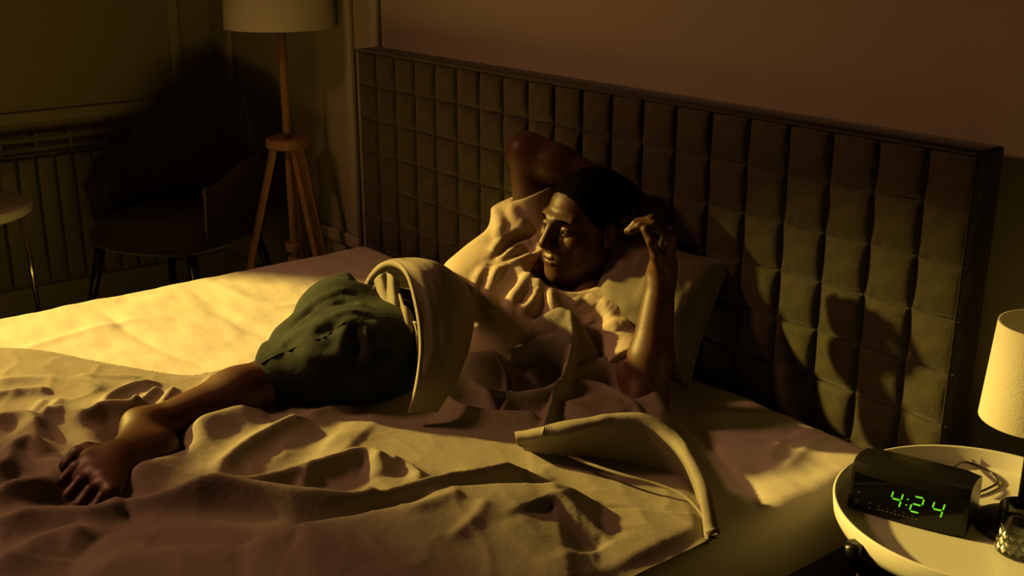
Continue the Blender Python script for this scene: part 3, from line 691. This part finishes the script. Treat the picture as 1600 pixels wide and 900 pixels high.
# ---- shorts
T = Field((-.28, -.96, .46), (.56, -.36, .84), .0034)
hemc = P(412, 590, 2.28)
T.ell(pel, (.135, .11, .09), RT, .04)
T.cap(.6*hipL + .4*kneeL, kneeL + .35*(hemc - kneeL), .085, .070, .05); T.cap(hipR, kneeR, .09, .075, .05)
T.cap(kneeL, hemc + .15*(hemc - kneeL), .066, .054, .04)
T.chain(PP([(440, 555, 2.36), (490, 490, 2.46), (545, 452, 2.52), (572, 478, 2.48)]), .018, .05)
T.chain(PP([(470, 540, 2.36), (530, 490, 2.42), (600, 520, 2.36)]), .06, .05)
T.cap(P(515, 566, 2.25), P(572, 570, 2.245), .082, .078, .05); T.cap(P(545, 545, 2.29), P(615, 550, 2.31), .085, .080, .05)
T.plane(P(404, 592, 2.28), nrm(-VR + .12*VU), .003, pad=.16)
T.cap(hemc, hemc + .3*(P(380, 598, 2.27) - hemc), .048, .048, .003, True)
T.plane(P(560, 448, 2.5), nrm(VR*.8 + VU*.55), .004, pad=.05)
folds(T, [[(446, 530), (490, 492), (540, 470), (575, 482)], [(430, 552), (480, 512), (530, 490), (580, 492)], [(520, 520), (548, 502), (566, 510), (572, 540)], [(455, 505), (500, 470), (545, 452)],
          [(545, 506), (535, 535), (530, 575)], [(575, 500), (605, 530), (615, 570)], [(470, 548), (500, 560), (530, 556)]], .012, .010)
folds(T, [[(440, 543), (485, 502), (535, 480)], [(490, 520), (515, 516), (540, 500)], [(555, 506), (560, 530), (555, 560)], [(520, 472), (560, 470)]], .011, -.010)
ppart(T.obj('shorts', M['shorts'], None, 6))
sp_ = [T.hit(u, v_) for u, v_ in catmull([(408, 568), (430, 556), (455, 546), (485, 533), (505, 528), (522, 516), (540, 503)], 26)]
sp_ = [s for s in sp_ if s is not None]
bm = bmesh.new(); tube(bm, [s + .001*VT for s in sp_], .0016, 6); ppart(bm_obj('side_seam', bm, M['shorts']))
# ================================================================== bedside table and what stands on it
TC = V3(1.19, -.2, 0); ZT_ = .50
ns = tag(empty('bedside_table', (1.19, -.2, 0)), 'round white tray-top bedside table beside the headboard', 'table')
bm = bmesh.new(); lathe(bm, [(0, ZT_ - .012), (.205, ZT_ - .012), (.219, ZT_ - .008), (.226, ZT_ + .005), (.229, ZT_ + .030), (.2265, ZT_ + .033), (.223, ZT_ + .030), (.218, ZT_ + .006), (.212, ZT_ + .001), (.203, ZT_), (0, ZT_)], n=96)
bm_obj('tray_top', bm, M['white'], ns)
for a in (200, 290, 20, 110):
    ca, sa = math.cos(math.radians(a + 50)), math.sin(math.radians(a + 50)); 
    bm = bmesh.new(); tube(bm, [(.19*ca, .19*sa, 0), (.215*ca, .215*sa, ZT_ - .03)], .011, 14); lg = bm_obj('leg', bm, M['dmetal'], ns)
    bm = bmesh.new(); tube(bm, [(.212*ca, .212*sa, ZT_ - .035), (.232*ca, .232*sa, ZT_ - .010), (.236*ca, .236*sa, ZT_ + .012)], .014, 14); bm_obj('leg_bracket', bm, M['dmetal'], lg)
# clock
c0 = A(1323, 792, ZT_ + .001); c1_ = A(1506, 842, ZT_ + .001); cw = np.linalg.norm(c1_ - c0); ce = nrm(c1_ - c0); ang = math.atan2(ce[1], ce[0])
ck = tag(empty('alarm_clock', tuple(c0), ang), 'black digital alarm clock with glowing green digits on the bedside table', 'alarm clock')
prof = [(.0, .002), (.004, .0), (.098, .0), (.102, .004), (.098, .066), (.090, .074), (.045, .083), (.022, .084), (.012, .080), (.006, .068)]
bm = bmesh.new(); n_ = 9; rings = []
for i in range(n_):
    t = i/(n_ - 1); xx = t*cw; bow = .006*(1 - (2*t - 1)**2); ins_ = .003 if i in (0, n_ - 1) else 0
    cyc = [(p_[0], p_[1]) for p_ in prof]
    rings.append([bm.verts.new((xx, (p_[0] - bow if p_[0] < .03 else p_[0]) + (ins_ if p_[0] < .05 else -ins_), p_[1]*(1 - .0*ins_) - (ins_ if p_[1] > .05 else 0))) for p_ in cyc])
k = len(prof)
for a, b in zip(rings, rings[1:]):
    for j in range(k): bm.faces.new((a[j], a[(j + 1) % k], b[(j + 1) % k], b[j]))
bm.faces.new(rings[0]); bm.faces.new(rings[-1][::-1])
bm_obj('casing', bm, M['black'], ck, auto=35)
def face_pt(s_, z): t = s_/cw; return (s_, -.006*(1 - (2*t - 1)**2) + .006*(z/.068), z)
bm = bmesh.new(); cols = 12; vs = [[bm.verts.new(Vector(face_pt(.006 + (cw - .012)*i/cols, z)) + Vector((0, -.0012, 0))) for z in (.006, .064)] for i in range(cols + 1)]
for a, b in zip(vs, vs[1:]): bm.faces.new((a[0], b[0], b[1], a[1]))
r_ = bmesh.ops.extrude_face_region(bm, geom=bm.faces[:]); bmesh.ops.translate(bm, verts=[g_ for g_ in r_['geom'] if isinstance(g_, bmesh.types.BMVert)], vec=(0, .003, 0))
bm_obj('front_window', bm, M['gloss'], ck, auto=40)
SEG = {'4': 'bcfg', '2': 'abged', }
def digit(ch, s0):
    W_, H_, z0 = .0155, .026, .026; th = .0024; d = empty('digit_group') if False else None
    seg = {'a': ((0, 1), (1, 1)), 'b': ((1, 1), (1, .5)), 'c': ((1, .5), (1, 0)), 'd': ((0, 0), (1, 0)), 'e': ((0, .5), (0, 0)), 'f': ((0, 1), (0, .5)), 'g': ((0, .5), (1, .5))}
    bm = bmesh.new()
    for c in SEG[ch]:
        (a0, b0), (a1, b1) = seg[c]; mv = .10
        q0 = V3(a0 + (a1 - a0)*mv, b0 + (b1 - b0)*mv*1.0, 0); q1 = V3(a1 - (a1 - a0)*mv, b1 - (b1 - b0)*mv*1.0, 0)
        def pt(q_): return Vector(face_pt(s0 + q_[0]*W_ + .16*q_[1]*H_, z0 + q_[1]*H_)) + Vector((0, -.0020, 0))
        a, b = pt(q0), pt(q1); dr = (b - a).normalized(); nn = Vector((0, -1, .09)).normalized(); sd_ = nn.cross(dr)*th/2
        top = [a - sd_*.4, a + dr*th*.5 - sd_, b - dr*th*.5 - sd_, b - sd_*.4 + sd_*.4, b - dr*th*.5 + sd_, a + dr*th*.5 + sd_]
        top[0] = a; top[3] = b
        f1 = [bm.verts.new(t_ + nn*.0004) for t_ in top]; f2 = [bm.verts.new(t_ - nn*.0012) for t_ in top]
        bm.faces.new(f1); bm.faces.new(f2[::-1])
        for i in range(6): bm.faces.new((f1[i], f2[i], f2[(i + 1) % 6], f1[(i + 1) % 6]))
    return bm_obj('digit', bm, M['digit'], ck, smooth=False)
fr = lambda px: cw*(px - 1323)/(1506 - 1323)
digit('4', fr(1390)); digit('2', fr(1422)); digit('4', fr(1453))
bm = bmesh.new()
for z in (.034, .044): box(bm, Vector(face_pt(fr(1413) + .1*z, z)) + Vector((0, -.002, 0)), (.0017, .001, .0022))
bm_obj('colon', bm, M['digit'], ck, smooth=False)
bm = bmesh.new()
for i in range(10):
    box(bm, Vector(face_pt(fr(1375) + i*.0066, .014)) + Vector((0, -.0014, 0)), (.0034, .0006, .0010))
    if i % 2 == 0: box(bm, Vector(face_pt(fr(1375) + i*.0066, .019)) + Vector((0, -.0014, 0)), (.002, .0006, .0009))
for i in range(2): box(bm, Vector(face_pt(fr(1360), .012 + i*.008)) + Vector((0, -.0014, 0)), (.0022, .0006, .0014))
box(bm, Vector(face_pt(fr(1339), .013)) + Vector((0, -.0014, 0)), (.010, .0006, .0012)); box(bm, Vector(face_pt(fr(1338), .017)) + Vector((0, -.0014, 0)), (.006, .0006, .0022)); box(bm, Vector(face_pt(fr(1340), .032)) + Vector((0, -.0014, 0)), (.004, .0006, .0012))
bm_obj('scale_print', bm, M['mark'], ck, smooth=False)
# power cord
cord = [A(1478, 742, .53), A(1492, 730, .53), A(1508, 722, .512), A(1545, 736, .504), A(1560, 752, .504), A(1540, 765, .504), A(1518, 772, .504)]
bm = bmesh.new(); tube(bm, list(catmull(cord, 40)), .0022, 8); o = bm_obj('power_cord', bm, M['black']); tag(o, 'thin black power cord looping behind the alarm clock', 'cord')
# lamp on the bedside table
lp = V3(1.232, -.163, ZT_)
tl = tag(empty('table_lamp', tuple(lp)), 'small bedside lamp with pale drum shade at the right edge', 'lamp')
bm = bmesh.new(); lathe(bm, [(0, .0), (.062, .0), (.064, .004), (.063, .012), (.058, .014), (0, .014)], n=48); bm_obj('base', bm, M['black'], tl, auto=40)
bm = bmesh.new(); tube(bm, [(0, 0, .012), (0, 0, .30)], .006); bm_obj('stem', bm, M['dmetal'], tl)
bm = bmesh.new(); lathe(bm, [(.080, .19), (.070, .345), (.0675, .345), (.0775, .19), (.080, .19)], n=64); bm_obj('lamp_shade', bm, M['shade'], tl, auto=50)
# tumbler
gm = mat('clear_glass', (.9, .92, .85), .02, trans=1, ior=1.48); wm = mat('water', (.9, .95, .9), .01, trans=1, ior=1.33)
gp = A(1588, 862, ZT_ + .001)
gl = tag(empty('tumbler', tuple(gp)), 'cut glass tumbler of water on the front of the bedside table', 'glass')
bm = bmesh.new(); n_ = 72; pr = [(0, .0), (.028, 0), (.031, .003), (.032, .008), (.0335, .075), (.0325, .077), (.0312, .075), (.0298, .011), (.026, .009), (0, .009)]
lathe(bm, pr, n=n_)
for v_ in bm.verts:
    r0 = math.hypot(v_.co.x, v_.co.y)
    if .0315 < r0 and .006 < v_.co.z < .05:
        pass
bm_obj('glass_body', bm, gm, gl, auto=60)
cut = []
for ring in range(3):
    for i in range(18):
        a = 2*math.pi*(i + .5*(ring % 2))/18; bm = None
        cut.append((a, .014 + ring*.012))
fm = bpy.data.meshes.new('facet'); fm.from_pydata([(0, 0, -.007), (.0048, 0, 0), (0, 0, .007), (-.0048, 0, 0), (0, .0007, 0), (0, -.0007, 0)], [], [(0, 1, 4), (1, 2, 4), (2, 3, 4), (3, 0, 4), (1, 0, 5), (2, 1, 5), (3, 2, 5), (0, 3, 5)]); fm.materials.append(gm)
for a, z in cut:
    o = link(bpy.data.objects.new('facet', fm), gl); o.location = (.0328*math.cos(a), .0328*math.sin(a), z); o.rotation_euler = (0, 0, a - math.pi/2)
bm = bmesh.new(); lathe(bm, [(0, .0095), (.0292, .0115), (.0305, .045), (0, .045)], n=48); bm_obj('water', bm, wm, gl, auto=40)
# ================================================================== floor lamp
fl = tag(empty('floor_lamp', (-1.40, -.03, 0)), 'wooden tripod floor lamp with pale drum shade in the corner', 'lamp')
bm = bmesh.new(); lathe(bm, [(0, .695), (.068, .695), (.072, .699), (.072, .724), (.068, .728), (0, .728)], n=48); bm_obj('hub_disc', bm, M['wood'], fl, auto=40)
bm = bmesh.new(); tube(bm, [(0, 0, .72), (0, 0, 1.12)], .0135, 16); bm_obj('pole', bm, M['wood'], fl)
bm = bmesh.new(); tube(bm, [(0, 0, .22), (0, 0, .70)], .013, 16); bm_obj('lower_pole', bm, M['wood'], fl)
for z, r0 in ((.34, .03), (.29, .024), (.25, .03)):
    bm = bmesh.new(); lathe(bm, [(0, z), (r0*.9, z), (r0, z + .006), (r0, z + .024), (r0*.9, z + .03), (0, z + .03)], n=32); bm_obj('turned_ring', bm, M['wood'], fl, auto=40)
for tgt in ((-.10, -.21), (.235, .03), (-.14, .10)):
    d = Vector((tgt[0], tgt[1], 0)).normalized(); a = Vector((d.x*.045, d.y*.045, .70)); b = Vector((tgt[0], tgt[1], 0))
    bm = bmesh.new(); dr = (b - a).normalized(); R_ = dr.to_track_quat('Z', 'Y').to_matrix()
    box(bm, (a + b)/2, (.034, .022, (b - a).length), R_, bev=.003); bm_obj('leg', bm, M['wood'], fl, auto=40)
bm = bmesh.new(); lathe(bm, [(.178, 1.085), (.170, 1.37), (.167, 1.37), (.175, 1.085), (.178, 1.085)], n=72); bm_obj('lamp_shade', bm, M['shade'], fl, auto=50)
bm = bmesh.new(); tube(bm, [(-.168, 0, 1.35), (.168, 0, 1.35)], .003, 8); tube(bm, [(0, 0, 1.1), (0, 0, 1.35)], .008, 8); bm_obj('shade_carrier', bm, M['dmetal'], fl)
# ================================================================== armchair
fx, fy = .5, -.866
ac = tag(empty('armchair', (-1.72, -.30, 0), math.atan2(fy, fx)), 'dark quilted velvet tub armchair in front of the radiator', 'chair')
# local: +x = front
na, nz = 61, 22; th = np.linspace(-128, 128, na)
def rim(a):  # top height over angle from the back
    t = abs(a)/128; return .83 - .19*smoothstep(.28, .62, np.array(t)) - .07*smoothstep(.7, 1., np.array(t))
out = np.zeros((na, nz, 3)); inn = np.zeros((na, nz, 3))
for i, a in enumerate(th):
    ar = math.radians(a); zt_ = float(rim(a)); 
    for j in range(nz):
        t = j/(nz - 1); z = .40 + (zt_ - .40)*t; fl_ = 1 + .10*t
        rx, ry = .275*fl_, .285*fl_; x, y = -math.cos(ar)*rx - .02, math.sin(ar)*ry
        q_ = .006*(abs(math.sin((a/11. + t*5)*math.pi/2)) + abs(math.sin((a/11. - t*5)*math.pi/2)))
        out[i, j] = (x, y, z); inn[i, j] = (x*.83 - .012 + q_*math.cos(ar), y*.83 - q_*math.sin(ar), z)
vv = []; ff = []
loop = [np.concatenate([out[i], [(out[i, -1]*.5 + inn[i, -1]*.5) + (0, 0, .018)], inn[i, ::-1]]) for i in range(na)]
L_ = len(loop[0]); vv = np.concatenate(loop); id_ = np.arange(na*L_).reshape(na, L_)
ff = [(id_[i, j], id_[i + 1, j], id_[i + 1, (j + 1) % L_], id_[i, (j + 1) % L_]) for i in range(na - 1) for j in range(L_)]
o = mesh_obj('backrest', vv, [*ff, tuple(id_[0][::-1]), tuple(id_[-1])], M['chair'], ac, True)
n = 30; g = np.linspace(-1, 1, n); U, W = np.meshgrid(g, g, indexing='ij')
sx_, sy__ = U*np.sqrt(1 - W**2/2*.7), W*np.sqrt(1 - U**2/2*.7); pr_ = np.clip((1 - np.abs(U)**5)*(1 - np.abs(W)**5), 0, 1)**.4
top = np.stack([sx_*.26 + .02, sy__*.255, .385 + .085*pr_], -1).reshape(-1, 3); bot = np.stack([sx_*.25 + .02, sy__*.245, .385 - .025*pr_], -1).reshape(-1, 3)
id_ = np.arange(n*n).reshape(n, n); f = np.stack([id_[:-1, :-1], id_[1:, :-1], id_[1:, 1:], id_[:-1, 1:]], -1).reshape(-1, 4)
bd = np.concatenate([id_[:, 0], id_[-1, 1:], id_[-2::-1, -1], id_[0, -2:0:-1]])
mesh_obj('seat', np.vstack([top, bot]), np.vstack([f, f[:, ::-1] + n*n, np.stack([np.roll(bd, -1), bd, bd + n*n, np.roll(bd, -1) + n*n], 1)]), M['chair'], ac, True)
for lx in (-1, 1):
    for ly in (-1, 1):
        bm = bmesh.new(); tube(bm, [(lx*.25 + (.0 if lx > 0 else -.0), ly*.25, 0), (lx*.18, ly*.18, .385)], .011, 12, .019); bm_obj('leg', bm, M['black'], ac)
# ================================================================== side table at the left edge
st = tag(empty('side_table', (-1.80, -.98, 0)), 'small round side table with thin chrome legs at the left edge', 'table')
bm = bmesh.new(); lathe(bm, [(0, .535), (.215, .535), (.222, .541), (.222, .560), (.216, .566), (0, .566)], n=64); bm_obj('table_top', bm, M['white'], st, auto=40)
for i in range(3):
    a = math.radians(75 + 120*i); a2 = a + .16
    bm = bmesh.new(); tube(bm, [(.185*math.cos(a), .185*math.sin(a), .535), (.205*math.cos(a), .205*math.sin(a), 0)], .008, 10); bm_obj('leg', bm, M['chrome'], st)
